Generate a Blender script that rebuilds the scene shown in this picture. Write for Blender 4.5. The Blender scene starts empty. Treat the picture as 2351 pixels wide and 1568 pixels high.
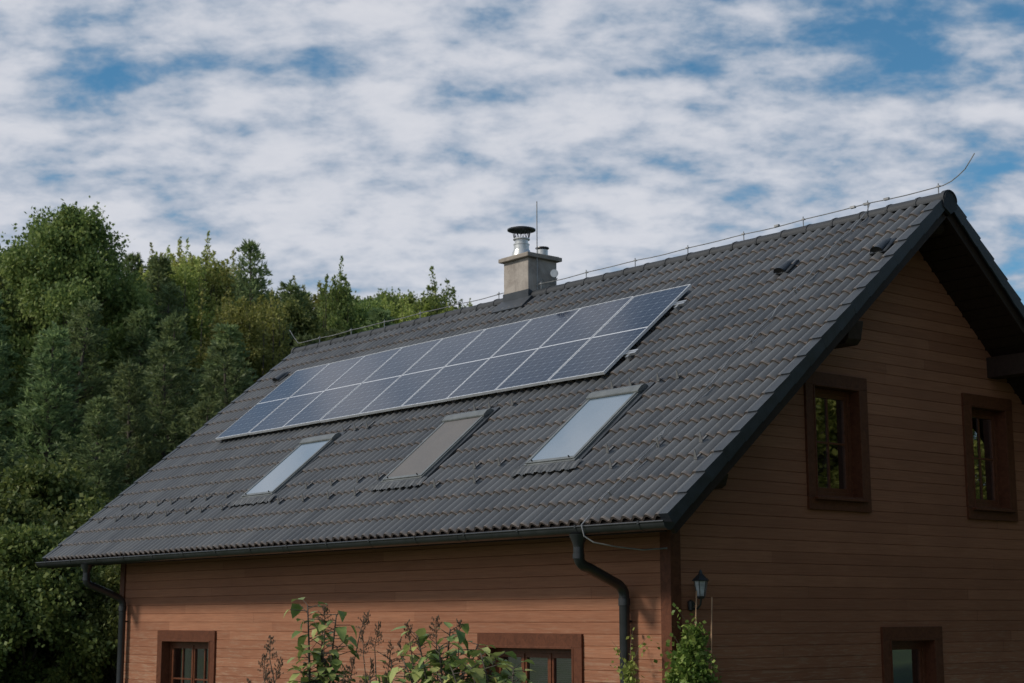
import bpy, math, random
import numpy as np
from mathutils import Vector, Matrix
random.seed(7); rng=np.random.default_rng(7)
scn=bpy.context.scene
COL=scn.collection
E=3.1; W=4.549; H=3.79; L=13.807
SL=math.hypot(W,H); c=W/SL; s=H/SL
XG=-0.656; YF=0.629; XL=-12.43; YB=2*W-YF

# ------------------------------------------------------------------ helpers
class MB:
    def __init__(self): self.v=[];self.f=[];self.m=[]
    def add(self,verts,faces,mat=0):
        o=len(self.v); self.v+= [tuple(p) for p in verts]
        self.f+=[tuple(o+i for i in f) for f in faces]; self.m+=[mat]*len(faces)
    def box(self,x0,x1,y0,y1,z0,z1,mat=0):
        self.hexa([(x0,y0,z0),(x1,y0,z0),(x1,y1,z0),(x0,y1,z0),(x0,y0,z1),(x1,y0,z1),(x1,y1,z1),(x0,y1,z1)],mat)
    def hexa(self,p,mat=0):
        self.add(p,[(3,2,1,0),(4,5,6,7),(0,1,5,4),(1,2,6,5),(2,3,7,6),(3,0,4,7)],mat)
    def tube(self,path,rad,n=8,mat=0,cap=True):
        path=[Vector(p) for p in path]
        rads=rad if isinstance(rad,(list,tuple)) else [rad]*len(path)
        vs=[];up=None
        for i,p in enumerate(path):
            a=path[max(i-1,0)];b=path[min(i+1,len(path)-1)]
            t=(b-a); t=t.normalized() if t.length>1e-9 else Vector((0,0,1))
            if up is None:
                up=Vector((0,0,1)) if abs(t.z)<.9 else Vector((1,0,0))
            u=(up-t*up.dot(t)); u=u.normalized() if u.length>1e-6 else t.orthogonal().normalized()
            up=u; w=t.cross(u)
            for k in range(n):
                an=2*math.pi*k/n
                vs.append(p+(u*math.cos(an)+w*math.sin(an))*rads[i])
        fs=[]
        for i in range(len(path)-1):
            for k in range(n):
                k2=(k+1)%n
                fs.append((i*n+k,i*n+k2,(i+1)*n+k2,(i+1)*n+k))
        if cap:
            fs.append(tuple(range(n))[::-1]); fs.append(tuple((len(path)-1)*n+k for k in range(n)))
        self.add(vs,fs,mat)
    def lathe(self,cx,cy,prof,n=20,mat=0):
        vs=[];fs=[]
        for r,z in prof:
            for k in range(n):
                a=2*math.pi*k/n; vs.append((cx+r*math.cos(a),cy+r*math.sin(a),z))
        for i in range(len(prof)-1):
            for k in range(n):
                k2=(k+1)%n; fs.append((i*n+k,i*n+k2,(i+1)*n+k2,(i+1)*n+k))
        fs.append(tuple(range(n))[::-1]); fs.append(tuple((len(prof)-1)*n+k for k in range(n)))
        self.add(vs,fs,mat)
    def mesh(self,name,mats,smooth=False):
        me=bpy.data.meshes.new(name); me.from_pydata([tuple(p) for p in self.v],[],self.f)
        for m in mats: me.materials.append(m)
        me.polygons.foreach_set('material_index',self.m)
        if smooth: me.polygons.foreach_set('use_smooth',[True]*len(me.polygons))
        me.update(); return me
def obj(name,me,parent=None,bevel=0,auto=False):
    o=bpy.data.objects.new(name,me); COL.objects.link(o)
    if parent: o.parent=parent
    if bevel:
        b=o.modifiers.new('bevel','BEVEL'); b.width=bevel; b.segments=2; b.limit_method='ANGLE'
    if auto and me is not None:
        me.polygons.foreach_set('use_smooth',[True]*len(me.polygons))
        try: me.set_sharp_from_angle(angle=math.radians(38))
        except Exception: pass
    return o
def top(o,label,cat,group=None,kind=None):
    o['label']=label; o['category']=cat
    if group:o['group']=group
    if kind:o['kind']=kind
def Rf(x,d,n=0): return (x,d*c-n*s,E+d*s+n*c)
def slope_at(x,d,n=0): return Matrix.Translation(Vector(Rf(x,d,n)))@Matrix(((1,0,0,0),(0,c,-s,0),(0,s,c,0),(0,0,0,1)))

# ------------------------------------------------------------------ materials
class NT:
    def __init__(self,tree): self.t=tree; self.n=tree.nodes; self.l=tree.links
    def new(self,typ,**k):
        nd=self.n.new(typ)
        for a,b in k.items(): setattr(nd,a,b)
        return nd
    def link(self,a,b): self.l.new(a,b)
    def val(self,sock,v):
        if isinstance(v,bpy.types.NodeSocket): self.l.new(v,sock)
        else: sock.default_value=v
    def math(self,op,a,b=None,cc=None,clamp=False):
        nd=self.new('ShaderNodeMath',operation=op); nd.use_clamp=clamp
        self.val(nd.inputs[0],a)
        if b is not None:self.val(nd.inputs[1],b)
        if cc is not None:self.val(nd.inputs[2],cc)
        return nd.outputs[0]
    def noise(self,vec,scale,detail=4,rough=.5,dist=0):
        nd=self.new('ShaderNodeTexNoise'); self.l.new(vec,nd.inputs['Vector'])
        nd.inputs['Scale'].default_value=scale; nd.inputs['Detail'].default_value=detail
        nd.inputs['Roughness'].default_value=rough; nd.inputs['Distortion'].default_value=dist
        return nd.outputs['Fac']
    def mapping(self,vec,sc=(1,1,1),loc=(0,0,0),rot=(0,0,0)):
        nd=self.new('ShaderNodeMapping'); self.l.new(vec,nd.inputs['Vector'])
        nd.inputs['Scale'].default_value=sc; nd.inputs['Location'].default_value=loc; nd.inputs['Rotation'].default_value=rot
        return nd.outputs[0]
    def ramp(self,fac,stops):
        nd=self.new('ShaderNodeValToRGB'); self.l.new(fac,nd.inputs[0])
        e=nd.color_ramp.elements
        while len(e)<len(stops): e.new(.5)
        for i,(p,col) in enumerate(stops):
            e[i].position=p; e[i].color=(*col,1) if len(col)==3 else col
        return nd.outputs[0]
    def mix(self,fac,a,b,mode='MIX'):
        nd=self.new('ShaderNodeMix',data_type='RGBA',blend_type=mode)
        self.val(nd.inputs[0],fac)
        for sk,v in ((nd.inputs[6],a),(nd.inputs[7],b)):
            if isinstance(v,tuple): sk.default_value=(*v,1) if len(v)==3 else v
            else: self.l.new(v,sk)
        return nd.outputs[2]
    def maprange(self,v,a,b,c0=0,d=1):
        nd=self.new('ShaderNodeMapRange'); self.l.new(v,nd.inputs[0])
        for i,x in enumerate((a,b,c0,d)): nd.inputs[i+1].default_value=x
        return nd.outputs[0]
    def smooth(self,v,a,b,c0=0,d=1):
        nd=self.new('ShaderNodeMapRange',interpolation_type='SMOOTHSTEP'); self.l.new(v,nd.inputs[0])
        for i,x in enumerate((a,b,c0,d)): nd.inputs[i+1].default_value=x
        return nd.outputs[0]
def newmat(name):
    m=bpy.data.materials.new(name); m.use_nodes=True
    nt=NT(m.node_tree); b=m.node_tree.nodes['Principled BSDF']
    return m,nt,b
def simple(name,col,rough=.6,metal=0,var=.25,scale=8,bump=.15,bscale=60,spec=.5,coord='Object'):
    m,nt,b=newmat(name)
    tc=nt.new('ShaderNodeTexCoord').outputs[coord]
    n=nt.noise(tc,scale,5,.6)
    lo=tuple(x*(1-var) for x in col); hi=tuple(min(1,x*(1+var)) for x in col)
    nt.link(nt.ramp(n,[(.3,lo),(.7,hi)]),b.inputs['Base Color'])
    b.inputs['Metallic'].default_value=metal; b.inputs['Specular IOR Level'].default_value=spec
    nt.link(nt.maprange(n,.3,.7,rough*.85,min(1,rough*1.15)),b.inputs['Roughness'])
    if bump:
        bp=nt.new('ShaderNodeBump'); bp.inputs['Strength'].default_value=bump; bp.inputs['Distance'].default_value=.01
        nt.link(nt.noise(tc,bscale,3),bp.inputs['Height']); nt.link(bp.outputs[0],b.inputs['Normal'])
    return m
def siding_mat():
    m,nt,b=newmat('stained_board_siding')
    tc=nt.new('ShaderNodeTexCoord').outputs['Object']
    at=nt.new('ShaderNodeAttribute'); at.attribute_name='rnd'; r=at.outputs['Fac']
    grain=nt.noise(nt.mapping(tc,(1.2,1.2,45)),2.2,6,.65,.4)
    big=nt.noise(tc,.6,4,.6)
    base=nt.ramp(r,[(0,(.300,.130,.073)),(.35,(.322,.142,.080)),(.7,(.345,.154,.087)),(1,(.385,.176,.10))])
    g=nt.ramp(grain,[(.3,(.74,.70,.68)),(.62,(1.06,1.05,1.04))])
    col=nt.mix(1.0,base,g,'MULTIPLY')
    col=nt.mix(nt.smooth(big,.42,.68,0,.35),col,(.215,.09,.052))
    sep=nt.new('ShaderNodeSeparateXYZ'); nt.link(tc,sep.inputs[0])
    st=nt.noise(nt.mapping(tc,(2.2,2.2,26),(3,1,2)),1.9,6,.7,.3)
    low=nt.smooth(sep.outputs[2],2.5,1.2)
    wf=nt.math('MULTIPLY',nt.smooth(st,.47,.68),nt.math('MULTIPLY_ADD',low,.55,.05))
    col=nt.mix(wf,col,(.44,.32,.22))
    nt.link(col,b.inputs['Base Color'])
    nt.link(nt.maprange(grain,.3,.7,.55,.75),b.inputs['Roughness'])
    b.inputs['Specular IOR Level'].default_value=.22
    bp=nt.new('ShaderNodeBump'); bp.inputs['Strength'].default_value=.3; bp.inputs['Distance'].default_value=.004
    nt.link(grain,bp.inputs['Height']); nt.link(bp.outputs[0],b.inputs['Normal'])
    return m
M_SIDING=siding_mat()
def wood(name,col,rough=.5,spec=.3):
    m,nt,b=newmat(name)
    tc=nt.new('ShaderNodeTexCoord').outputs['Object']
    g=nt.noise(nt.mapping(tc,(9,9,9)),1.6,6,.7,1.2)
    nt.link(nt.ramp(g,[(.3,tuple(x*.6 for x in col)),(.55,col),(.8,tuple(x*1.3 for x in col))]),b.inputs['Base Color'])
    b.inputs['Roughness'].default_value=rough; b.inputs['Specular IOR Level'].default_value=spec
    bp=nt.new('ShaderNodeBump'); bp.inputs['Strength'].default_value=.2; bp.inputs['Distance'].default_value=.003
    nt.link(g,bp.inputs['Height']); nt.link(bp.outputs[0],b.inputs['Normal'])
    return m
M_TRIM=wood('redbrown_trim_wood',(.125,.044,.022),.5,.22)
M_SASH=wood('varnished_sash_wood',(.14,.05,.025),.35,.3)
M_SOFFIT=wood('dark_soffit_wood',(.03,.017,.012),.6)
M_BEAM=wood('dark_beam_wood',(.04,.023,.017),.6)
def tile_mat():
    m,nt,b=newmat('dark_grey_concrete_tile')
    tc=nt.new('ShaderNodeTexCoord').outputs['Object']
    at=nt.new('ShaderNodeAttribute'); at.attribute_name='tile'
    sp=nt.new('ShaderNodeSeparateColor'); nt.link(at.outputs['Color'],sp.inputs[0])
    rnd,edge,low=sp.outputs[0],sp.outputs[1],sp.outputs[2]
    n1=nt.noise(tc,1.1,5,.65); n2=nt.noise(tc,26,4,.7); n3=nt.noise(tc,7,5,.7)
    base=nt.ramp(rnd,[(0,(.064,.068,.074)),(.5,(.084,.088,.094)),(1,(.108,.112,.117))])
    col=nt.mix(nt.smooth(n1,.4,.7,0,.5),base,(.100,.101,.101))
    col=nt.mix(nt.smooth(n3,.56,.75,0,.45),col,(.15,.145,.132))
    col=nt.mix(nt.math('MULTIPLY',low,.9),col,(.010,.010,.010))  # rib troughs painted near black, shade between the ribs put into the colour
    e=nt.math('MULTIPLY',edge,nt.smooth(n2,.35,.62,.35,.95))
    col=nt.mix(e,col,nt.ramp(n3,[(.35,(.085,.060,.045)),(.65,(.24,.185,.145))]))
    nt.link(col,b.inputs['Base Color'])
    nt.link(nt.maprange(n2,.3,.7,.28,.48),b.inputs['Roughness'])
    bp=nt.new('ShaderNodeBump'); bp.inputs['Strength'].default_value=.35; bp.inputs['Distance'].default_value=.004
    nt.link(n2,bp.inputs['Height']); nt.link(bp.outputs[0],b.inputs['Normal'])
    return m
M_TILE=tile_mat()
M_RIDGE=simple('dark_ridge_tile',(.036,.039,.044),.6,var=.35,scale=5,bump=.3,spec=.3)
M_VERGE=simple('dark_verge_tile',(.034,.039,.046),.45,var=.3,scale=6,bump=.2,spec=.45)
M_BLACKMETAL=simple('dark_coated_metal',(.020,.022,.024),.35,var=.3,scale=5,bump=.05,spec=.6)
M_GUARD=simple('grey_snow_guard_metal',(.13,.13,.13),.4,var=.3,scale=9,bump=.05)
M_ALU=simple('aluminium',(.55,.56,.57),.35,metal=.8,var=.15,scale=10,bump=.05)
M_FRAMEALU=simple('panel_frame_aluminium',(.70,.71,.73),.38,metal=.3,var=.1,bump=0)
M_SKYFRAME=simple('grey_skylight_cladding',(.15,.16,.158),.4,metal=.3,var=.2,scale=7,bump=.08)
M_LEAD=simple('pleated_lead_flashing',(.095,.10,.105),.5,metal=.1,var=.35,scale=9,bump=.2)
M_WIRE=simple('zinc_wire',(.30,.30,.30),.5,metal=.5,var=.3,bump=0)
M_STEEL=simple('stainless_flue',(.62,.62,.60),.35,metal=.6,var=.2,scale=6,bump=.05)
M_CAPC=simple('concrete_cap',(.29,.25,.21),.85,var=.35,scale=6,bump=.5)
M_BAMBOO=simple('bamboo_cane',(.40,.24,.13),.6,var=.3,scale=12,bump=.1)
M_DARK=simple('dark_interior',(.02,.018,.016),.9,var=.2,bump=0)
M_BLIND=simple('window_blind',(.30,.30,.30),.7,var=.1,bump=0)
M_CURT=simple('pale_curtain',(.40,.40,.38),.8,var=.2,bump=.2,bscale=20)
def chimney_mat():
    m,nt,b=newmat('weathered_chimney_render')
    tc=nt.new('ShaderNodeTexCoord').outputs['Object']
    n=nt.noise(tc,3.2,7,.65,.4); n2=nt.noise(nt.mapping(tc,(7,7,1.2)),1.5,5,.6)
    col=nt.ramp(n,[(.3,(.24,.205,.18)),(.5,(.38,.335,.295)),(.72,(.48,.43,.385))])
    col=nt.mix(nt.smooth(n2,.5,.75,0,.55),col,(.19,.165,.15))
    nt.link(col,b.inputs['Base Color']); b.inputs['Roughness'].default_value=.9
    bp=nt.new('ShaderNodeBump'); bp.inputs['Strength'].default_value=.5; bp.inputs['Distance'].default_value=.01
    nt.link(nt.noise(tc,30,5),bp.inputs['Height']); nt.link(bp.outputs[0],b.inputs['Normal'])
    return m
M_CHIM=chimney_mat()
def pv_mat():
    m,nt,b=newmat('photovoltaic_cells')
    tc=nt.new('ShaderNodeTexCoord').outputs['Object']
    sp=nt.new('ShaderNodeSeparateXYZ'); nt.link(tc,sp.inputs[0])
    x,y=sp.outputs[0],sp.outputs[1]
    def gridline(v,off,p):
        f=nt.math('FRACT',nt.math('DIVIDE',nt.math('SUBTRACT',v,off),p))
        return nt.math('MULTIPLY',nt.math('SUBTRACT',.5,nt.math('ABSOLUTE',nt.math('SUBTRACT',f,.5))),p)
    dx=gridline(x,.02,.16); dy=gridline(y,.0275,.158333); dyh=gridline(y,.0275,.0791667)
    lx=nt.math('LESS_THAN',dx,.0024); ly=nt.math('LESS_THAN',dy,.0026); lh=nt.math('LESS_THAN',dyh,.0014)
    dia=nt.math('LESS_THAN',nt.math('ADD',dx,dy),.018)
    mid=nt.math('LESS_THAN',nt.math('ABSOLUTE',nt.math('SUBTRACT',y,.9775)),.011)
    line=nt.math('MAXIMUM',nt.math('MAXIMUM',lx,ly),nt.math('MAXIMUM',dia,lh))
    n=nt.noise(tc,3,2)
    oi=nt.new('ShaderNodeObjectInfo')
    cell=nt.ramp(n,[(.3,(.008,.013,.030)),(.7,(.012,.019,.042))])
    cell=nt.mix(nt.math('MULTIPLY',oi.outputs['Random'],.5),cell,(.016,.024,.044))
    col=nt.mix(line,cell,(.14,.17,.21)); col=nt.mix(mid,col,(.55,.57,.60))
    nt.link(col,b.inputs['Base Color'])
    b.inputs['Roughness'].default_value=.10; b.inputs['IOR'].default_value=1.55; b.inputs['Specular IOR Level'].default_value=.5
    bp=nt.new('ShaderNodeBump'); bp.inputs['Strength'].default_value=.12; bp.inputs['Distance'].default_value=.003
    nt.link(nt.noise(tc,5,2),bp.inputs['Height']); nt.link(bp.outputs[0],b.inputs['Normal'])
    return m
M_PV=pv_mat()
def glass_mat(name,ior=1.6,tint=(.8,.85,.85)):
    m,nt,b=newmat(name)
    out=[n for n in nt.n if n.type=='OUTPUT_MATERIAL'][0]
    tb=nt.new('ShaderNodeBsdfTransparent'); tb.inputs[0].default_value=(*tint,1)
    gl=nt.new('ShaderNodeBsdfGlossy'); gl.inputs['Roughness'].default_value=.02
    gl.inputs['Color'].default_value=(.95,.95,.95,1)
    fr=nt.new('ShaderNodeFresnel'); fr.inputs['IOR'].default_value=ior
    tc=nt.new('ShaderNodeTexCoord').outputs['Object']
    bp=nt.new('ShaderNodeBump'); bp.inputs['Strength'].default_value=.15; bp.inputs['Distance'].default_value=.004
    nt.link(nt.noise(tc,2.2,2),bp.inputs['Height']); nt.link(bp.outputs[0],gl.inputs['Normal'])
    mx=nt.new('ShaderNodeMixShader'); nt.link(fr.outputs[0],mx.inputs[0]); nt.link(tb.outputs[0],mx.inputs[1]); nt.link(gl.outputs[0],mx.inputs[2])
    nt.link(mx.outputs[0],out.inputs['Surface'])
    return m
M_GLASS=glass_mat('window_glass',ior=3.6)
def skyglass():
    m,nt,b=newmat('skylight_glass')
    b.inputs['Base Color'].default_value=(.14,.19,.24,1); b.inputs['Roughness'].default_value=.05  # bluish base colour paints in part of the sky reflection
    b.inputs['IOR'].default_value=2.6; b.inputs['Specular IOR Level'].default_value=.6
    tc=nt.new('ShaderNodeTexCoord').outputs['Object']
    bp=nt.new('ShaderNodeBump'); bp.inputs['Strength'].default_value=.1; bp.inputs['Distance'].default_value=.003
    nt.link(nt.noise(tc,2.5,2),bp.inputs['Height']); nt.link(bp.outputs[0],b.inputs['Normal'])
    return m
M_SKYGLASS=skyglass()
M_SHADE=simple('grey_brown_awning_blind',(.13,.122,.118),.6,var=.08,scale=3,bump=.1,bscale=150,spec=.3)
def leaf_mat(name,dark,mid,light,trans=.42,scale=.9,rough=.55):
    m,nt,b=newmat(name)
    out=[n for n in nt.n if n.type=='OUTPUT_MATERIAL'][0]
    tc=nt.new('ShaderNodeTexCoord').outputs['Object']
    at=nt.new('ShaderNodeAttribute'); at.attribute_name='rnd'
    oi=nt.new('ShaderNodeObjectInfo')
    n=nt.noise(tc,scale,4,.6)
    f=nt.math('ADD',nt.math('MULTIPLY',n,.62),nt.math('MULTIPLY',at.outputs['Fac'],.38))
    col=nt.ramp(f,[(.28,dark),(.5,mid),(.72,light)])
    hs=nt.new('ShaderNodeHueSaturation'); nt.link(col,hs.inputs['Color'])
    nt.link(nt.maprange(oi.outputs['Random'],0,1,.48,.515),hs.inputs['Hue'])
    nt.link(nt.maprange(oi.outputs['Random'],0,1,.8,1.35),hs.inputs['Value'])
    nt.link(hs.outputs[0],b.inputs['Base Color']); b.inputs['Roughness'].default_value=rough
    b.inputs['Specular IOR Level'].default_value=.25
    tl=nt.new('ShaderNodeBsdfTranslucent'); nt.link(hs.outputs[0],tl.inputs[0])
    mx=nt.new('ShaderNodeMixShader'); mx.inputs[0].default_value=trans
    nt.link(b.outputs[0],mx.inputs[1]); nt.link(tl.outputs[0],mx.inputs[2]); nt.link(mx.outputs[0],out.inputs['Surface'])
    return m
M_PINE=leaf_mat('pine_needles',(.08,.12,.055),(.16,.215,.09),(.26,.32,.125))
M_BROAD=leaf_mat('broadleaf_foliage',(.075,.115,.034),(.155,.205,.06),(.28,.32,.095))
M_SHRUB=leaf_mat('shrub_foliage',(.05,.08,.022),(.11,.15,.04),(.22,.25,.07),.35,1.6)
M_YELLOW=leaf_mat('yellowing_foliage',(.15,.18,.04),(.32,.35,.09),(.47,.48,.16))
M_LILAC=leaf_mat('lilac_leaf',(.11,.19,.055),(.24,.33,.10),(.42,.45,.15),.25,9,.42)
M_VINE=leaf_mat('vine_leaf',(.09,.17,.035),(.19,.30,.065),(.32,.40,.11),.35,6,.45)
M_BARK=simple('bark',(.08,.066,.05),.9,var=.4,scale=4,bump=.6,bscale=25)
M_SEED=simple('dry_seed_head',(.12,.078,.048),.9,var=.4,scale=20,bump=0)

# ------------------------------------------------------------------ house
house=bpy.data.objects.new('wooden_house',None); COL.objects.link(house)
top(house,"brown timber-clad house with dark tiled pitched roof and solar panels","house")

def set_attr_point(me,name,vals):
    a=me.attributes.new(name,'FLOAT','POINT'); a.data.foreach_set('value',vals)

FW=[(-11.03,-9.63,E-2.30,E-1.22),(-3.51,-2.07,E-2.30,E-1.22)]
GW=[(2.84,3.61,E+.36,E+1.57),(5.70,6.42,E+.36,E+1.57),(3.99,4.79,E-2.5,E-1.16)]
def siding(name,a_to_xyz,a0,a1,z0,ztop_fn,zmax,openings):
    p=.12; verts=[];faces=[];rn=[]
    z=z0
    while z<zmax:
        z1=z+p
        lo,hi=a0,a1
        if ztop_fn:
            lo,hi=ztop_fn(z)
            if hi-lo<.05: break
        segs=[(lo,hi)]
        for (b0,b1,y0,y1) in openings:
            if z1>y0+.001 and z<y1-.001:
                ns=[]
                for (u,v) in segs:
                    if b1<=u or b0>=v: ns.append((u,v)); continue
                    if b0>u: ns.append((u,b0))
                    if b1<v: ns.append((b1,v))
                segs=ns
        for (u,v) in segs:
            cuts=[u]; x=u+random.uniform(1.2,4.0)
            while x<v-.8: cuts.append(x); x+=random.uniform(2.6,4.2)
            cuts.append(v)
            for q0,q1 in zip(cuts[:-1],cuts[1:]):
                r=random.random(); o=len(verts)
                dq=random.uniform(-.0012,.0012)
                for (zz,dep) in ((z,.009),(z+.005,.002+dq),(z1-.004,0+dq),(z1,.009)):
                    verts.append(a_to_xyz(q0+.0009,zz,dep)); verts.append(a_to_xyz(q1-.0009,zz,dep)); rn+= [r,r]
                for i in range(3): faces.append((o+2*i,o+2*i+1,o+2*i+3,o+2*i+2))
        z=z1
    me=bpy.data.meshes.new(name); me.from_pydata(verts,[],faces); me.materials.append(M_SIDING)
    set_attr_point(me,'rnd',rn); me.update()
    return obj('wall',me,house)
siding('front',lambda a,z,d:(a,YF+d,z),XL,XG,-.02,None,E+.42,FW)
def gl(z):
    dz=(z-E+.215)
    y=max(dz,0)*W/H
    return (max(YF+.0,y),min(YB,2*W-y))
siding('gable',lambda a,z,d:(XG-d,a,z),YF,YB,-.02,gl,E+H,GW)
siding('far_gable',lambda a,z,d:(XL+d,a,z),YF,YB,-.02,gl,E+H,[])
siding('rear',lambda a,z,d:(a,YB-d,z),XL,XG,-.02,None,E+.42,[])
mb=MB()
def backing(mb,mk,a0,a1,z0,z1,ops):
    xs=sorted(set([a0,a1]+[v for o in ops for v in o[:2]])); zs=sorted(set([z0,z1]+[v for o in ops for v in o[2:]]))
    for i in range(len(xs)-1):
        for j in range(len(zs)-1):
            xm=(xs[i]+xs[i+1])/2; zm=(zs[j]+zs[j+1])/2
            if zm<z0 or zm>z1: continue
            if any(o[0]<xm<o[1] and o[2]<zm<o[3] for o in ops): continue
            mb.add([mk(xs[i],zs[j]),mk(xs[i+1],zs[j]),mk(xs[i+1],zs[j+1]),mk(xs[i],zs[j+1])],[(0,1,2,3)])
backing(mb,lambda a,z:(a,YF+.02,z),XL+.02,XG-.02,0,E+.3,FW)
backing(mb,lambda a,z:(XG-.02,a,z),YF+.02,YB-.02,0,E+.3,[g for g in GW if g[2]<E-.1])
backing(mb,lambda a,z:(XG-.02,a,z),2.2,2*W-2.2,E+.3,E+1.63,[g for g in GW if g[2]>E])
P3=lambda y,z:(XG-.02,y,z)
mb.add([P3(YF+.02,E+.3),P3(2.2,E+.3),P3(2.2,E+1.6)],[(0,1,2)])
mb.add([P3(YB-.02,E+.3),P3(2*W-2.2,E+.3),P3(2*W-2.2,E+1.6)],[(0,1,2)])
mb.add([P3(2.2,E+1.63),P3(2*W-2.2,E+1.63),P3(W,E+H-.35)],[(0,1,2)])
mb.add([(XL+.02,YF+.02,0),(XL+.02,YB-.02,0),(XL+.02,YB-.02,E+.3),(XL+.02,W,E+H-.3),(XL+.02,YF+.02,E+.3)],[(0,1,2,3,4)])
mb.add([(XL+.02,YB-.02,0),(XG-.02,YB-.02,0),(XG-.02,YB-.02,E+.3),(XL+.02,YB-.02,E+.3)],[(0,1,2,3)])
obj('wall_core',mb.mesh('wall_core',[M_DARK]),house)
for (x,y,sx,sy) in ((XG,YF,1,-1),(XL,YF,-1,-1),(XG,YB,1,1),(XL,YB,-1,1)):
    mb=MB()
    zt=E+.34
    mb.box(*sorted((x+sx*.024,x-sx*.12)),*sorted((y+sy*.024,y)),0,zt)
    mb.box(*sorted((x+sx*.0235,x)),*sorted((y,y-sy*.12)),0,zt-.002)
    obj('corner_board',mb.mesh('corner_board',[M_TRIM]),house,bevel=.003)

# ---- windows
def window(a0,a1,z0,z1,mk,nx,nz,blind=None,trim=.14,curtain=False,arms=0):
    def B(mb,a,b,o0,o1,p,q,mat=0):
        pts=[(a,o0,p),(b,o0,p),(b,o1,p),(a,o1,p),(a,o0,q),(b,o0,q),(b,o1,q),(a,o1,q)]
        mb.hexa([mk(*t) for t in pts],mat)
    mb=MB(); t=trim
    B(mb,a0-t,a1+t,-.004,.03,z1,z1+t)
    B(mb,a0-t,a0,-.004,.028,z0,z1-.001); B(mb,a1,a1+t,-.004,.028,z0,z1-.001)
    B(mb,a0-t,a1+t,-.004,.03,z0-t,z0-.001)
    r=.17
    B(mb,a0-.012,a0+.012,-r,.034,z0,z1); B(mb,a1-.012,a1+.012,-r,.034,z0,z1)
    B(mb,a0+.0125,a1-.0125,-r,.033,z1-.014,z1+.012); B(mb,a0+.0125,a1-.0125,-r,.033,z0-.012,z0+.014)
    w=obj('window',mb.mesh('window_trim',[M_TRIM]),house,bevel=.003)
    mb=MB(); B(mb,a0-t*.4,a1+t*.4,.03,.075,z0-.035,z0-.005); obj('window_sill',mb.mesh('sill',[M_TRIM]),w,bevel=.004)
    mb=MB(); fo=-.13
    fa0,fa1,fz0,fz1=a0+.013,a1-.013,z0+.015,z1-.015
    fw=.05
    B(mb,fa0,fa0+fw,fo-.03,fo+.03,fz0,fz1);B(mb,fa1-fw,fa1,fo-.03,fo+.03,fz0,fz1)
    B(mb,fa0+fw,fa1-fw,fo-.03,fo+.03,fz0,fz0+fw);B(mb,fa0+fw,fa1-fw,fo-.03,fo+.03,fz1-fw,fz1)
    iw=(fa1-fa0-2*fw)/nx
    glass=MB()
    for i in range(nx):
        s0=fa0+fw+i*iw; s1=s0+iw
        sw=.048
        if i>0: B(mb,s0-.018,s0+.018,fo-.02,fo+.034,fz0+fw,fz1-fw)
        B(mb,s0+.002,s0+sw,fo-.018,fo+.022,fz0+fw,fz1-fw);B(mb,s1-sw,s1-.002,fo-.018,fo+.022,fz0+fw,fz1-fw)
        B(mb,s0+sw,s1-sw,fo-.018,fo+.022,fz0+fw,fz0+fw+sw);B(mb,s0+sw,s1-sw,fo-.018,fo+.022,fz1-fw-sw,fz1-fw)
        g0,g1,h0,h1=s0+sw,s1-sw,fz0+fw+sw,fz1-fw-sw
        m=.011
        if arms: B(mb,(g0+g1)/2-m,(g0+g1)/2+m,fo-.012,fo+.016,h0,h1)
        for j in range(1,nz):
            zz=h0+(h1-h0)*j/nz; B(mb,g0,g1,fo-.012,fo+.0155,zz-m,zz+m)
        glass.add([mk(g0-.01,fo,h0-.01),mk(g1+.01,fo,h0-.01),mk(g1+.01,fo,h1+.01),mk(g0-.01,fo,h1+.01)],[(0,1,2,3)])
    obj('window_sash',mb.mesh('sash',[M_SASH]),w,bevel=.002)
    obj('window_glass',glass.mesh('pane',[M_GLASS]),w)
    mb=MB(); dp=-.75
    pts=[(a0,-r,z0),(a1,-r,z0),(a1,-r,z1),(a0,-r,z1),(a0,dp,z0),(a1,dp,z0),(a1,dp,z1),(a0,dp,z1)]
    mb.add([mk(*q) for q in pts],[(0,1,5,4),(1,2,6,5),(2,3,7,6),(3,0,4,7),(4,5,6,7)])
    obj('window_niche',mb.mesh('niche',[M_DARK]),w)
    if blind:
        mb=MB(); 
        for (b0,b1) in blind:
            x0=a0+(a1-a0)*b0;x1=a0+(a1-a0)*b1
            zz=z1-.06
            while zz>z0+.05:
                mb.add([mk(x0,-.2,zz),mk(x1,-.2,zz),mk(x1,-.215,zz-.019),mk(x0,-.215,zz-.019)],[(0,1,2,3)]); zz-=.022
        obj('window_blind',mb.mesh('blind',[M_BLIND]),w)
    if curtain:
        mb=MB();n=40
        for (b0,b1) in curtain:
            x0=a0+(a1-a0)*b0;x1=a0+(a1-a0)*b1
            for i in range(n):
                f0=i/n;f1=(i+1)/n
                A=x0+(x1-x0)*f0;Bq=x0+(x1-x0)*f1
                o0=-.27+.02*math.sin(f0*28);o1=-.27+.02*math.sin(f1*28)
                mb.add([mk(A,o0,z0),mk(Bq,o1,z0),mk(Bq,o1,z1),mk(A,o0,z1)],[(0,1,2,3)])
        obj('window_curtain',mb.mesh('curtain',[M_CURT]),w)
    return w
mkF=lambda a,o,z:(a,YF-o,z)
mkG=lambda a,o,z:(XG+o,a,z)
window(*FW[0],mkF,2,2,arms=1,curtain=[(0,.22)])
window(*FW[1],mkF,3,1,blind=[(.36,.98)],curtain=[(.05,.3)])
window(*GW[0],mkG,1,2,arms=1)
window(*GW[1],mkG,1,2,arms=1)
window(*GW[2],mkG,1,1)

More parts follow.
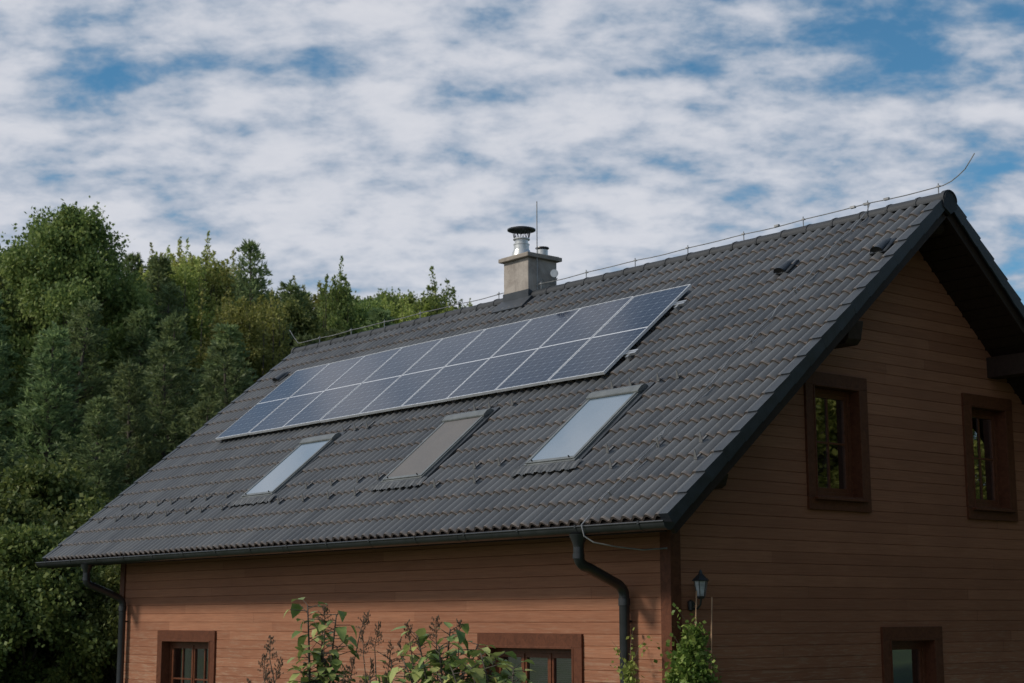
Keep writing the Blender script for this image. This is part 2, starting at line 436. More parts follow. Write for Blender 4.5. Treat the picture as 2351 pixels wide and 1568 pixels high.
# ---- roof tiles
NC=18; g=SL/NC
def tile_slope(samples,flip):
    rib=.15; x0,x1=-L+.06,-.06
    nr=int(round((x1-x0)/rib)); rib=(x1-x0)/nr; nx=nr*samples+1
    xs=np.linspace(x0,x1,nx)
    ph=(xs-x0)/rib*2*np.pi
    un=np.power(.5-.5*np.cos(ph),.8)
    prof=.048*un; trough_shade=np.clip(1-un*2.3,0,1)  # second value masks the shade painted into the rib troughs
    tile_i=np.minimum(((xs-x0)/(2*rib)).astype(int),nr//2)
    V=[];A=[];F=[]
    r_all=rng.random((NC+1,nr))
    for k in range(NC):
        d0=k*g-.030; d1=(k+1)*g-.015
        jit=(r_all[k][tile_i]-.5)*.006
        jd=(rng.random(nr)[tile_i]-.5)*.008
        rr=r_all[k][tile_i]
        st=.023
        rows=[(d0+jd,prof-.004,1),(d0+jd,prof+st+jit,1),
              (d0+jd,prof+st+jit,1),(d0+.014+jd,prof+st+.001+jit,.5),(d0+.045,prof+st-.002+jit,0),(np.full(nx,d1),prof+.0,0)]
        base=len(V)
        for (dd,nn,e) in rows:
            dd=np.broadcast_to(dd,(nx,))
            y=dd*c-nn*s; z=E+dd*s+nn*c
            if flip: y=2*W-y
            V.extend(zip(xs.tolist(),y.tolist(),z.tolist()))
            A.append(np.stack([rr,np.full(nx,float(e)),trough_shade,np.ones(nx)],1))
        for (a,b) in ((0,1),(2,3),(3,4),(4,5)):
            ia=base+a*nx; ib=base+b*nx
            F.extend([(ia+i,ia+i+1,ib+i+1,ib+i) for i in range(nx-1)])
    me=bpy.data.meshes.new('roof_tiles'); me.from_pydata(V,[],F); me.materials.append(M_TILE)
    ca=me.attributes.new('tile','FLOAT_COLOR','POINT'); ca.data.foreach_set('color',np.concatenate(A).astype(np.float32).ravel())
    me.polygons.foreach_set('use_smooth',[True]*len(me.polygons)); me.update()
    return me
roof=obj('roof',tile_slope(10,False),house)
roof['label']="front slope of dark grey interlocking roof tiles"
o=obj('roof_slope',tile_slope(3,True),roof)
mb=MB()
for flip in (0,1):
    def q(x,d,n):
        p=Rf(x,d,n); return (p[0],2*W-p[1] if flip else p[1],p[2])
    mb.hexa([q(-L+.04,-.0,-.13),q(-.04,-.0,-.13),q(-.04,SL,-.13),q(-L+.04,SL,-.13),q(-L+.04,0,-.02),q(-.04,0,-.02),q(-.04,SL-.001,-.02),q(-L+.04,SL-.001,-.02)])
    for xa,xb in ((-.075,-.03),(-L+.03,-L+.075)):
        mb.hexa([q(xa,-.03,-.165),q(xb,-.03,-.165),q(xb,SL-.10,-.165),q(xa,SL-.10,-.165),q(xa,-.03,-.012),q(xb,-.03,-.012),q(xb,SL-.0,-.012),q(xa,SL-.0,-.012)])
    for i in range(36):
        dd=.02+i*(SL-.1)/36
        mb.hexa([q(-.655,dd+.006,-.145),q(-.08,dd+.006,-.145),q(-.08,dd+(SL-.1)/36-.006,-.145),q(-.655,dd+(SL-.1)/36-.006,-.145),
                 q(-.655,dd+.006,-.131),q(-.08,dd+.006,-.131),q(-.08,dd+(SL-.1)/36-.006,-.131),q(-.655,dd+(SL-.1)/36-.006,-.131)])
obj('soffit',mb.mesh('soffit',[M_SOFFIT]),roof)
# verge tiles
for side in (0,1):
  for flip in (0,1):
    mb=MB()
    def q(x,d,n):
        p=Rf(x,d,n); return (p[0],2*W-p[1] if flip else p[1],p[2])
    xa,xb=(-.105,.016) if side==0 else (-L-.016,-L+.105)
    st=.024 if flip else .016
    for k in range(NC):
            d0=k*g-.035;d1=(k+1)*g-.035
            u0,u1=.056+st,.056
            mb.hexa([q(xa,d0,.03),q(xb,d0,.03),q(xb,d1-.0006,.03),q(xa,d1-.0006,.03),q(xa,d0,u0),q(xb,d0,u0),q(xb,d1-.0006,u1),q(xa,d1-.0006,u1)])
    xo2,xi2=(xb-.022,xb) if side==0 else (xa,xa+.022)
    for k in range(NC):
        d0=k*g-.036;d1=(k+1)*g-.037
        lo0,lo1=-.066,-.056
        mb.hexa([q(xo2,d0,lo0),q(xi2,d0,lo0),q(xi2,d1,lo1),q(xo2,d1,lo1),q(xo2,d0,.0299),q(xi2,d0,.0299),q(xi2,d1,.0299),q(xo2,d1,.0299)])
    xc0,xc1=(xa,xb-.0225) if side==0 else (xa+.0225,xb)
    mb.hexa([q(xc0,-.034,-.05),q(xc1,-.034,-.05),q(xc1,-.015,-.05),q(xc0,-.015,-.05),q(xc0,-.034,.0298),q(xc1,-.034,.0298),q(xc1,-.015,.0298),q(xc0,-.015,.0298)])
    obj('verge_tile',mb.mesh('verge',[M_VERGE]),roof)
# ridge caps
mb=MB(); n=10; zc=E+H-.02
nt_=34; tl=(L+.04)/nt_
for i in range(nt_):
    xa=-L-.02+i*tl; xb=xa+tl+.02
    def arc(x,r,dz=0):
        return [(x,W+r*1.15*math.cos(a),zc+dz+r*.9*math.sin(a)) for a in [math.pi*(k/n)*1.14-.07*math.pi for k in range(n+1)]]
    j=random.uniform(-.004,.004)
    secs=[(xa,.113),(xa+.035,.115),(xa+.037,.107),(xb-.03,.102),(xb,.101)]
    vs=[];fs=[]
    for (x,r) in secs: vs+=arc(x,r,j)
    for a in range(len(secs)-1):
        for k in range(n):
            fs.append((a*(n+1)+k,a*(n+1)+k+1,(a+1)*(n+1)+k+1,(a+1)*(n+1)+k))
    mb.add(vs,fs)
    mb.add(arc(xa,.113,j)+arc(xa,.098,j),[(k,k+1,n+2+k,n+1+k) for k in range(n)])
for xe,dx in ((.03,1),(-L-.03,-1)):
    pts=[(xe,W+.135*math.cos(a),zc+.0+.115*math.sin(a)) for a in [math.pi*k/12 for k in range(13)]]+[(xe,W-.12,zc-.10),(xe,W,zc-.17),(xe,W+.12,zc-.10)]
    pts2=[(xe-dx*.05,p[1],p[2]) for p in pts]; m_=len(pts)
    mb.add(pts+pts2,[tuple(range(m_)),tuple(range(2*m_-1,m_-1,-1))]+[(k,(k+1)%m_,m_+(k+1)%m_,m_+k) for k in range(m_)])
obj('ridge_cap',mb.mesh('ridge',[M_RIDGE]),roof,auto=True)
# roof vents
mb=MB()
n=10
hood=[]
for (yy,zz,rr) in ((-.12,.03,.085),(-.11,.033,.072),(.08,.02,.06),(.18,.0,.04)):
    for k in range(n+1):
        a=math.pi*k/n; hood.append((rr*math.cos(a),yy,zz+rr*.75*math.sin(a)))
fs=[]
for a in range(3):
    for k in range(n): fs.append((a*(n+1)+k,a*(n+1)+k+1,(a+1)*(n+1)+k+1,(a+1)*(n+1)+k))
mb.add(hood,fs,0); mb.add([hood[(n+1)+k] for k in range(n+1)]+[(.068,-.108,-.02),(-.068,-.108,-.02)],[tuple(range(n+3))[::-1]],1)
mb.box(-.11,.11,-.11,.16,.0,.02,0)
vme=mb.mesh('vent',[M_VERGE,M_DARK],True)
for x in (-1.70,-.29,-12.95):
    o=obj('roof_vent',vme,roof); o.matrix_local=slope_at(x,4.84,.045)
# snow guards: strap with upright pointed plate
mb=MB()
mb.hexa([(-.012,-.02,.0),(.012,-.02,.0),(.012,.15,0),(-.012,.15,0),(-.012,-.02,.005),(.012,-.02,.005),(.012,.15,.005),(-.012,.15,.005)])
mb.add([(-.024,-.02,.0),(.024,-.02,.0),(0.004,.035,.085),(-.004,.035,.085),(-.024,-.013,-.002),(.024,-.013,-.002),(0.004,.041,.082),(-.004,.041,.082)],[(0,1,2,3),(7,6,5,4),(0,3,7,4),(1,5,6,2),(3,2,6,7)])
sgm=mb.mesh('guard',[M_GUARD])
sg=[]
lowx=[-.28,-1.42,-3.75,-4.42,-6.2,-6.8,-7.4,-7.95,-9.5,-10.0,-10.55,-11.1,-11.65,-12.2,-12.75,-13.3]
hix=[-.48,-1.05,-1.75,-3.55,-4.1,-5.95,-6.45,-7.05,-7.7,-9.7,-10.3,-10.85,-11.35,-11.9,-12.5,-13.0]
uppx=[-1.75,-2.12,-2.5,-2.87,-4.7,-5.1,-5.4,-7.75,-8.05,-8.35]
for xx in lowx: sg.append((xx,2*g+.22))
for xx in hix: sg.append((xx,3*g+.20))
for xx in uppx: sg.append((xx,7*g+.27))
for (xx,dd) in sg:
    o=obj('snow_guard',sgm,roof); o.matrix_local=slope_at((round((xx+.06)/.15-.5)+.5)*.15-.06,dd,.056)

# ---- solar array
PX=-3.172; PS=2.858; PWd=1.02; PHt=1.973
mb=MB()
for dd in (PS+.43,PS+1.52):
    for nn in (0,.045):
        mb.hexa([Rf(PX-9*PWd-.06,dd+nn,.066),Rf(PX+.17,dd+nn,.066),Rf(PX+.17,dd+.035+nn,.066),Rf(PX-9*PWd-.06,dd+.035+nn,.066),
             Rf(PX-9*PWd-.06,dd+nn,.098),Rf(PX+.17,dd+nn,.098),Rf(PX+.17,dd+.035+nn,.098),Rf(PX-9*PWd-.06,dd+.035+nn,.098)])
    for i in range(11):
        xx=PX+.06-i*.92
        mb.hexa([Rf(xx-.02,dd-.06,.03),Rf(xx+.02,dd-.06,.03),Rf(xx+.02,dd+.0,.03),Rf(xx-.02,dd+.0,.03),Rf(xx-.02,dd-.06,.09),Rf(xx+.02,dd-.06,.09),Rf(xx+.02,dd+.0,.09),Rf(xx-.02,dd+.0,.09)])
arr=obj('solar_array',mb.mesh('rails',[M_ALU]),house)
arr['label']="aluminium mounting rails of the solar panel row"
mb=MB(); w_,h_=PWd-.018,PHt-.018; t_=.011
mb.box(0,w_,0,t_,-.036,.0,0);mb.box(0,w_,h_-t_,h_,-.036,.0,0);mb.box(0,t_,t_,h_-t_,-.036,.0,0);mb.box(w_-t_,w_,t_,h_-t_,-.036,.0,0)
mb.box(t_,w_-t_,t_,h_-t_,-.03,-.003,1)
pm=mb.mesh('panel',[M_FRAMEALU,M_PV])
for i in range(9):
    o=obj('solar_panel',pm,arr); o.matrix_local=slope_at(PX-(i+1)*PWd+.009,PS+.009,.135+random.uniform(-.0015,.0015))@Matrix.Rotation(random.uniform(-.003,.003),4,'X')@Matrix.Rotation(random.uniform(-.003,.003),4,'Y')

# ---- skylights
def skylight(x,d,w,h,mat,label):
    mb=MB(); n0,n1=.0,.055
    f=.055
    mb.box(0,f,0,h,n0,n1);mb.box(w-f,w,0,h,n0,n1);mb.box(f,w-f,0,f,n0,n1-.004);mb.box(f,w-f,h-f,h,n0,n1-.004)
    mb.box(.018,.060,.025,h-.05,n1,n1+.012);mb.box(w-.060,w-.018,.025,h-.05,n1,n1+.012);mb.box(.060,w-.060,.025,.070,n1-.003,n1+.010)
    fr=obj('skylight',mb.mesh('skylight_frame',[M_SKYFRAME]),house,bevel=.004)
    fr.matrix_local=slope_at(x,d,.032); fr['label']=label
    mb=MB(); mb.box(.058,w-.058,.068,h-.08,.03,n1+.004); obj('skylight_glass',mb.mesh('glass',[mat]),fr)
    mb=MB()
    pr=[(h-.11,n1+.010),(h-.10,n1+.028),(h-.02,n1+.036),(h+.04,n1+.02),(h+.06,n1-.02),(h+.06,0)]
    vs=[(-.008,a,b) for a,b in pr]+[(w+.008,a,b) for a,b in pr]; k_=len(pr)
    mb.add(vs,[(i,i+1,k_+i+1,k_+i) for i in range(k_-1)]+[tuple(range(k_)),tuple(range(2*k_-1,k_-1,-1))])
    obj('skylight_hood',mb.mesh('hood',[M_SKYFRAME]),fr,bevel=.004)
    mb=MB()
    mb.box(-.06,-.001,-.03,h+.13,.0,.030,0);mb.box(w+.001,w+.06,-.03,h+.13,.0,.030,0);mb.box(-.001,w+.001,h+.061,h+.13,.0,.030,0)
    npl=int((w+.24)/.0375); vs=[]
    for i in range(npl*2+1):
        xx=-.12+(w+.24)*i/(npl*2); z_=.044+(.010 if i%2 else 0)+.010*math.sin(xx*2*math.pi/.15)
        vs+=[(xx,-.15+random.uniform(-.015,.015),z_-.012),(xx,-.06,z_),(xx,.0,.045 if 0<=xx<=w else z_)]
    fs=[]
    for i in range(npl*2):
        for k in (0,1): fs.append((i*3+k,(i+1)*3+k,(i+1)*3+k+1,i*3+k+1))
    mb.add(vs,fs,1)
    obj('skylight_flashing',mb.mesh('flash',[M_VERGE,M_LEAD]),fr)
    for xx in (.12,w-.12):
        mb=MB(); mb.lathe(xx,.05,[(.008,n1+.008),(.008,n1+.030),(.004,n1+.034)],8)
        obj('skylight_latch',mb.mesh('latch',[M_BLACKMETAL]),fr)
skylight(-3.04,1.06,.85,1.36,M_SKYGLASS,"roof window with clear glass reflecting the sky")
skylight(-5.78,1.06,.85,1.36,M_SHADE,"roof window covered by a grey awning blind")
skylight(-9.18,1.06,.85,1.36,M_SKYGLASS,"roof window with clear glass reflecting the sky")

# ---- chimney
CX0,CX1,CY0,CY1=-7.81,-7.24,4.40,4.96; CT=E+4.36
mb=MB(); mb.box(CX0,CX1,CY0,CY1,E+3.3,CT); 
chim=obj('chimney',mb.mesh('chimney',[M_CHIM]),house,bevel=.008); chim['label']="square beige-grey rendered chimney stack"
mb=MB(); mb.box(CX0-.06,CX1+.06,CY0-.06,CY1+.06,CT,CT+.06); mb.box(CX0-.03,CX1+.03,CY0-.03,CY1+.03,CT+.06,CT+.075)
obj('chimney_cap',mb.mesh('cap',[M_CAPC]),chim,bevel=.008)
fx,fy=-7.63,4.60; b0=CT+.075
mb=MB(); mb.lathe(fx,fy,[(.155,b0),(.155,b0+.03),(.125,b0+.12),(.115,b0+.125),(.115,b0+.20),(.122,b0+.201),(.122,b0+.215),(.10,b0+.216),(.10,b0+.28),(.128,b0+.282),(.128,b0+.298),(.09,b0+.30)],24)
obj('flue_pipe',mb.mesh('flue',[M_STEEL]),chim,auto=True)
mb=MB()
for k in range(14):
    a=2*math.pi*k/14
    mb.tube([(fx+.11*math.cos(a),fy+.11*math.sin(a),b0+.295),(fx+.14*math.cos(a+.2),fy+.14*math.sin(a+.2),b0+.425)],.006,5)
mb.lathe(fx,fy,[(.195,b0+.42),(.215,b0+.425),(.215,b0+.445),(.13,b0+.47),(.02,b0+.478)],28)
obj('rain_cowl',mb.mesh('cowl',[M_BLACKMETAL]),chim,auto=True)
mb=MB(); mb.lathe(-7.36,4.78,[(.085,b0),(.085,b0+.10),(.08,b0+.10)],20,0); mb.lathe(-7.36,4.78,[(.10,b0+.12),(.105,b0+.125),(.10,b0+.14),(.02,b0+.15)],20,1)
for k in range(6):
    a=2*math.pi*k/6; mb.tube([(-7.36+.07*math.cos(a),4.78+.07*math.sin(a),b0+.09),(-7.36+.07*math.cos(a),4.78+.07*math.sin(a),b0+.125)],.006,5,1)
obj('vent_flue',mb.mesh('flue2',[M_STEEL,M_BLACKMETAL]),chim,auto=True)
mb=MB()
for (x0,x1,y0,y1) in ((CX0-.012,CX1+.012,CY0-.012,CY0),(CX1,CX1+.012,CY0,CY1+.01),(CX0-.012,CX0,CY0,CY1+.01)):
    def zr(y): return E+(y if y<W else 2*W-y)*H/W
    mb.hexa([(x0,y0,zr(y0)-.1),(x1,y0,zr(y0)-.1),(x1,y1,zr(y1)-.1),(x0,y1,zr(y1)-.1),(x0,y0,zr(y0)+.22),(x1,y0,zr(y0)+.22),(x1,y1,zr(y1)+.20),(x0,y1,zr(y1)+.20)])
mb.hexa([Rf(CX0-.06,5.52,.03),Rf(CX1+.08,5.52,.03),Rf(CX1+.08,5.8,.03),Rf(CX0-.06,5.8,.03),Rf(CX0-.06,5.52,.066),Rf(CX1+.08,5.52,.066),Rf(CX1+.08,5.8,.08),Rf(CX0-.06,5.8,.08)])
obj('chimney_flashing',mb.mesh('flashing',[M_VERGE]),chim,bevel=.004)
mb=MB(); mb.tube([(CX1,4.85,E+4.15),(CX1+.1,4.85,E+4.17),(CX1+.13,4.83,E+4.14)],.009,6)
mb.tube([(CX1+.13,4.80,E+4.14),(CX1+.14,4.79,E+4.14)],.06,16); mb.tube([(CX1+.12,4.83,E+4.14),(CX1+.13,4.80,E+4.14)],[.02,.05],12)
obj('bracket_disc',mb.mesh('disc',[M_STEEL]),chim,auto=True)
# ---- lightning wire
mb=MB(); wz=E+H+.165
pts=[]
xs_=np.arange(-L-.0,.05,.25)
for x in xs_:
    pts.append((float(x),W+.01*math.sin(x*1.3),wz+.004*math.sin(x*3.1)-.010*abs(math.sin((x+.12)*math.pi))))
mb.tube(pts+[(.06,W-.01,wz+.02),(.16,W-.02,wz+.06),(.26,W-.02,wz+.12),(.34,W-.03,wz+.20),(.40,W-.03,wz+.27)],.0065,5)
mb.tube([(-L,W,wz),(-L-.12,W-.02,wz+.12),(-L-.22,W-.05,wz+.26)],.0065,5)
for k in range(14):
    x=-.12-k*1.0
    mb.tube([(x,W+.01*math.sin(x*1.3),E+H+.07),(x,W+.01*math.sin(x*1.3),wz+.035)],.007,5)
    mb.box(x-.022,x+.022,W-.014,W+.014,wz-.008,wz+.008)
for x in (-2.55,-1.35,-.85,-1.15): mb.box(x-.035,x+.035,W-.018,W+.018,wz-.012,wz+.014)
pts=[(-1.10,W,wz)]
for i in range(36):
    d=SL-.05-i*(SL-.0)/36; pts.append(Rf(-1.06+.02*math.sin(i*.9)+.012*math.sin(i*2.3),d,.100+.010*math.sin(i*1.7)))
pts+= [Rf(-1.06,.02,.09),(-1.06,-.17,E-.03),(-1.03,-.16,E-.14),(-.96,-.1,E-.2),(-.85,.1,E-.24),(-.7,.3,E-.27),(-.62,.55,E-.25)]
mb.tube(pts,.007,5)
for d in (5.2,4.1,3.1,2.2,1.3,.35):
    mb.tube([Rf(-1.06,d,.04),Rf(-1.06,d,.115)],.01,5)
mb.tube([(-7.20,4.54,E+3.8),(-7.20,4.54,E+5.22)],.008,6)
mb.tube([(-7.2,4.56,E+3.95),(-7.19,4.62,E+4.05),(-7.2,4.7,E+4.0),(-7.2,4.88,E+4.02),(-7.19,4.93,E+4.1)],.006,5)
mb.tube([(-7.20,4.54,E+3.92),(-7.16,4.54,E+3.95),(-7.1,4.54,wz),],.006,5)
o=obj('lightning_conductor',mb.mesh('wire',[M_WIRE]),house)
# ---- gutter
mb=MB(); gy,gz,gr=-.065,E-.045,.075
n=12
def gsec(x,r):
    return [(x,gy+r*math.cos(a),gz+r*math.sin(a)) for a in [math.pi+math.pi*k/n for k in range(n+1)]]
xs_=[-L-.07,-11,-8,-5,-2,.03]
vs=[];fs=[]
for x in xs_: vs+=gsec(x,gr)
for x in xs_: vs+=gsec(x,gr-.006)
m_=len(xs_)
for i in range(m_-1):
    for k in range(n):
        a=i*(n+1)+k; b=(i+1)*(n+1)+k
        fs.append((a,b,b+1,a+1)); o_=m_*(n+1); fs.append((o_+a,o_+a+1,o_+b+1,o_+b))
mb.add(vs,fs)
mb.tube([(-L-.07,gy-gr,gz+.004),(.03,gy-gr,gz+.004)],.010,8)
for xe in (-L-.07,.03):
    p=gsec(xe,gr); mb.add(p+[(xe-.006,q[1],q[2]) for q in p],[tuple(range(n+1)),tuple(range(2*n+1,n,-1))])
x=-13.5
while x<0:
    p=gsec(x-.012,gr+.004)+gsec(x+.012,gr+.004)
    mb.add(p,[(k,k+1,n+2+k,n+1+k) for k in range(n)]); mb.box(x-.012,x+.012,gy-gr-.012,gy-gr+.004,gz-.01,gz+.022); x+=.88
for x in (-10.3,-6.6,-3.1):
    p=gsec(x-.04,gr+.003)+gsec(x+.04,gr+.003); mb.add(p,[(k,k+1,n+2+k,n+1+k) for k in range(n)])
obj('gutter',mb.mesh('gutter',[M_BLACKMETAL]),house,auto=True)
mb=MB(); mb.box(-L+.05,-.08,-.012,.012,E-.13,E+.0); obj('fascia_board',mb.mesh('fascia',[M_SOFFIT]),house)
for px in (-1.22,-12.20):
    mb=MB()
    mb.lathe(px,gy,[(.052,E-.24),(.058,E-.20),(.092,E-.125),(.095,E-.11)],20)
    path=[(px,gy,E-.22),(px,gy,E-.33)]
    def bez(a,b,cx_,k=6): return [tuple((1-t)**2*a[i]+2*t*(1-t)*cx_[i]+t*t*b[i] for i in range(3)) for t in [j/k for j in range(k+1)]]
    yw=YF-.09
    path+=bez((px,gy,E-.33),(px,gy+.12,E-.43),(px,gy+.01,E-.41))
    path+=bez((px,yw-.12,E-.575),(px,yw,E-.70),(px,yw-.01,E-.61))
    path+=[(px,yw,E-1.8),(px,yw,.1)]
    mb.tube(path,.053,16)
    for zz in (E-.76,E-1.9): mb.lathe(px,yw,[(.054,zz-.04),(.060,zz-.035),(.060,zz+.035),(.054,zz+.04)],16)
    mb.tube([(px,gy,E-.30),(px,gy,E-.345)],.059,16)
    mb.tube([(px,yw,E-.95),(px,yw+.09,E-.95)],.012,6)
    obj('downpipe',mb.mesh('downpipe',[M_BLACKMETAL]),house,auto=True)
# purlin ends
for (y0,y1,zt,h,x1) in ((2.76,2.98,2.19,.25,-.04),(2*W-2.98,2*W-2.76,2.19,.25,-.04),(.88,1.0,.47,.14,-.20),(2*W-1.0,2*W-.88,.47,.14,-.20),(W-.1,W+.1,H-.16,.22,-.10)):
    zt=E+zt; xa,xb=XG-.1,x1
    mb=MB(); mb.hexa([(xa,y0,zt-h),(xb-.09,y0,zt-h),(xb-.09,y1,zt-h),(xa,y1,zt-h),(xa,y0,zt),(xb-.09,y0,zt),(xb-.09,y1,zt),(xa,y1,zt)])
    mb.hexa([(xb-.09,y0,zt-h),(xb-.04,y0,zt-h*.8),(xb-.04,y1,zt-h*.8),(xb-.09,y1,zt-h),(xb-.09,y0,zt),(xb,y0,zt-.001),(xb,y1,zt-.001),(xb-.09,y1,zt)])
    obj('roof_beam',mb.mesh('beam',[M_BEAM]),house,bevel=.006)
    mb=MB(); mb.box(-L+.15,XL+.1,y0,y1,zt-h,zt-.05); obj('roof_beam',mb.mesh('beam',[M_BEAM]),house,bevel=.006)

# ------------------------------------------------------------------ wall lantern
lan=bpy.data.objects.new('wall_lantern',None); COL.objects.link(lan); lan.location=(XG+.03,.87,E-.70)
top(lan,"small black hexagonal lantern on a curved bracket on the gable wall","lantern")
mb=MB()
mb.tube([(0,-.0,-.10),(0.02,0,-.13),(.09,0,-.13),(.13,0,-.09),(.14,0,-.03)],.010,8); mb.lathe(0,0,[(.001,-.16),(.03,-.14),(.035,-.06),(.001,-.04)],10)
mb.tube([(.0,0,-.06),(.05,0,-.08),(.07,0,-.12)],.006,6)
obj('lantern_bracket',mb.mesh('bracket',[M_BLACKMETAL]),lan,auto=True)
mb=MB(); lx=.14
mb.lathe(lx,0,[(.03,-.035),(.042,-.02),(.042,-.01)],6); mb.lathe(lx,0,[(.085,.135),(.088,.142),(.05,.18),(.022,.205),(.018,.225),(.006,.245)],6)
for k in range(6):
    a=2*math.pi*k/6; mb.tube([(lx+.042*math.cos(a),.042*math.sin(a),-.01),(lx+.068*math.cos(a),.068*math.sin(a),.136)],.005,4)
obj('lantern_cage',mb.mesh('cage',[M_BLACKMETAL]),lan)
M_LPANE=simple('pale_lantern_pane',(.42,.45,.47),.12,var=.4,scale=14,bump=.1,spec=.8)
mb=MB(); mb.lathe(lx,0,[(.036,-.008),(.061,.134)],6); obj('lantern_glass',mb.mesh('lglass',[M_LPANE]),lan)

# ------------------------------------------------------------------ ground & hill
def hgt(x,y):
    sx=max(-x-15.5,0)+.35*max(y-15,0)
    t=min(sx/24,1); h=5.2*t*t*(3-2*t)+.10*max(sx-24,0)
    return h+.12*math.sin(x*.31+y*.17)*min(sx/6,1)
mb=MB(); 
gx=[-400,-250,-150,-100]+list(np.arange(-80,-12,2.5))+[-8,0,10,25,50,100,250,400]
gyy=[-400,-200,-100,-50,-25,-10,0]+list(np.arange(5,70,4))+[80,110,160,250,400]
vs=[(float(x),float(y),hgt(x,y) if x<-12 or y>15 else 0) for y in gyy for x in gx]
nx_=len(gx); mb.add(vs,[(j*nx_+i,j*nx_+i+1,(j+1)*nx_+i+1,(j+1)*nx_+i) for j in range(len(gyy)-1) for i in range(nx_-1)])
M_GRASS=simple('grass',(.045,.07,.025),.95,var=.5,scale=.8,bump=.6,bscale=12)
gr_=obj('ground',mb.mesh('ground',[M_GRASS],True)); top(gr_,"grassy garden ground rising into a wooded slope","ground",kind='structure')

# ------------------------------------------------------------------ foliage
def leaf_quads(P,D,size,aspect,rg):
    N=len(P)
    D=D/np.maximum(np.linalg.norm(D,axis=1,keepdims=True),1e-6)
    R=rg.normal(size=(N,3)); S=np.cross(D,R); S/=np.maximum(np.linalg.norm(S,axis=1,keepdims=True),1e-6)
    sz=size*(.6+.8*rg.random((N,1)))
    a=P; b=P+D*sz*.5+S*sz*aspect*.5; c_=P+D*sz; d=P+D*sz*.5-S*sz*aspect*.5
    return np.stack([a,b,c_,d],1).reshape(-1,3)
def foliage_mesh(name,V,rn,mat):
    N=len(V)//4
    me=bpy.data.meshes.new(name)
    me.vertices.add(len(V)); me.vertices.foreach_set('co',V.astype(np.float32).ravel())
    me.loops.add(4*N); me.loops.foreach_set('vertex_index',np.arange(4*N,dtype=np.int32))
    me.polygons.add(N); me.polygons.foreach_set('loop_start',np.arange(0,4*N,4,dtype=np.int32))
    try: me.polygons.foreach_set('loop_total',np.full(N,4,dtype=np.int32))
    except Exception: pass
    me.materials.append(mat); me.update(calc_edges=True)
    a=me.attributes.new('rnd','FLOAT','POINT'); a.data.foreach_set('value',np.repeat(rn,4).astype(np.float32))
    return me
def make_pine(seed,h=10.,r=2.3,dens=1.0,name='pine',mat=M_PINE,ex=.85):
    rg=np.random.default_rng(seed); tr=MB()
    lean=rg.normal(size=2)*.15
    tr.tube([(lean[0]*t*t,lean[1]*t*t,h*t) for t in np.linspace(0,.97,8)],[.17*(1-t)+.015 for t in np.linspace(0,.97,8)],7)
    P=[];D=[]
    z=h*.10
    while z<h*.985:
        t=z/h
        ln=r*(1-t)**ex*(.55+.45*min(1,t*5))*(.9+.2*rg.random())+.12
        nb=int(rg.integers(5,8))
        a0=rg.random()*6.28
        for k in range(nb):
            if rg.random()<.08: continue
            a=a0+6.28*k/nb+rg.normal()*.25; l=ln*(.6+.6*rg.random())
            rise=(.10+.65*t)*l*(.8+.4*rg.random())
            base=np.array([lean[0]*t*t,lean[1]*t*t,z]); dr=np.array([math.cos(a),math.sin(a),0])
            end=base+dr*l+np.array([0,0,rise])
            if l>.5: tr.tube([base,base+dr*l*.5+np.array([0,0,rise*.3-.04*l]),end],[.035*(1-t)+.01,.018*(1-t)+.006,.004],4,cap=False)
            ns=max(3,int(l*7.5*dens))
            for q in range(ns):
                f=.22+.78*(q+rg.random())/ns
                bp=base+dr*l*f+np.array([0,0,rise*(f**1.6)-.06*l*math.sin(f*3.1)])
                sl=l*.26*(1.15-f)+.11
                side=(1 if q%2 else -1); sd=np.array([-dr[1],dr[0],0])*side*sl*(.6+.6*rg.random())+dr*sl*.5+np.array([0,0,.20*sl+rg.normal()*.03])
                m=int(13*dens)+2
                u=rg.random((m,1)); pp=bp+sd*u+rg.normal(size=(m,3))*np.array([.03,.03,.02])
                dd=sd/np.linalg.norm(sd)*.9+rg.normal(size=(m,3))*.4+np.array([0,0,.3])
                P.append(pp);D.append(dd)
        z+=h*.034*(.8+.4*rg.random())*(1.15-.4*t)
    m=60; P.append(np.array([lean[0],lean[1],h*.93])+rg.random((m,1))*np.array([0,0,h*.07])); D.append(rg.normal(size=(m,3))*.5+np.array([0,0,1]))
    P=np.concatenate(P);D=np.concatenate(D)
    V=leaf_quads(P,D,.19,.24,rg)
    return tr.mesh(name+'_trunk',[M_BARK],True),foliage_mesh(name+'_crown',V,rg.random(len(P)),mat)
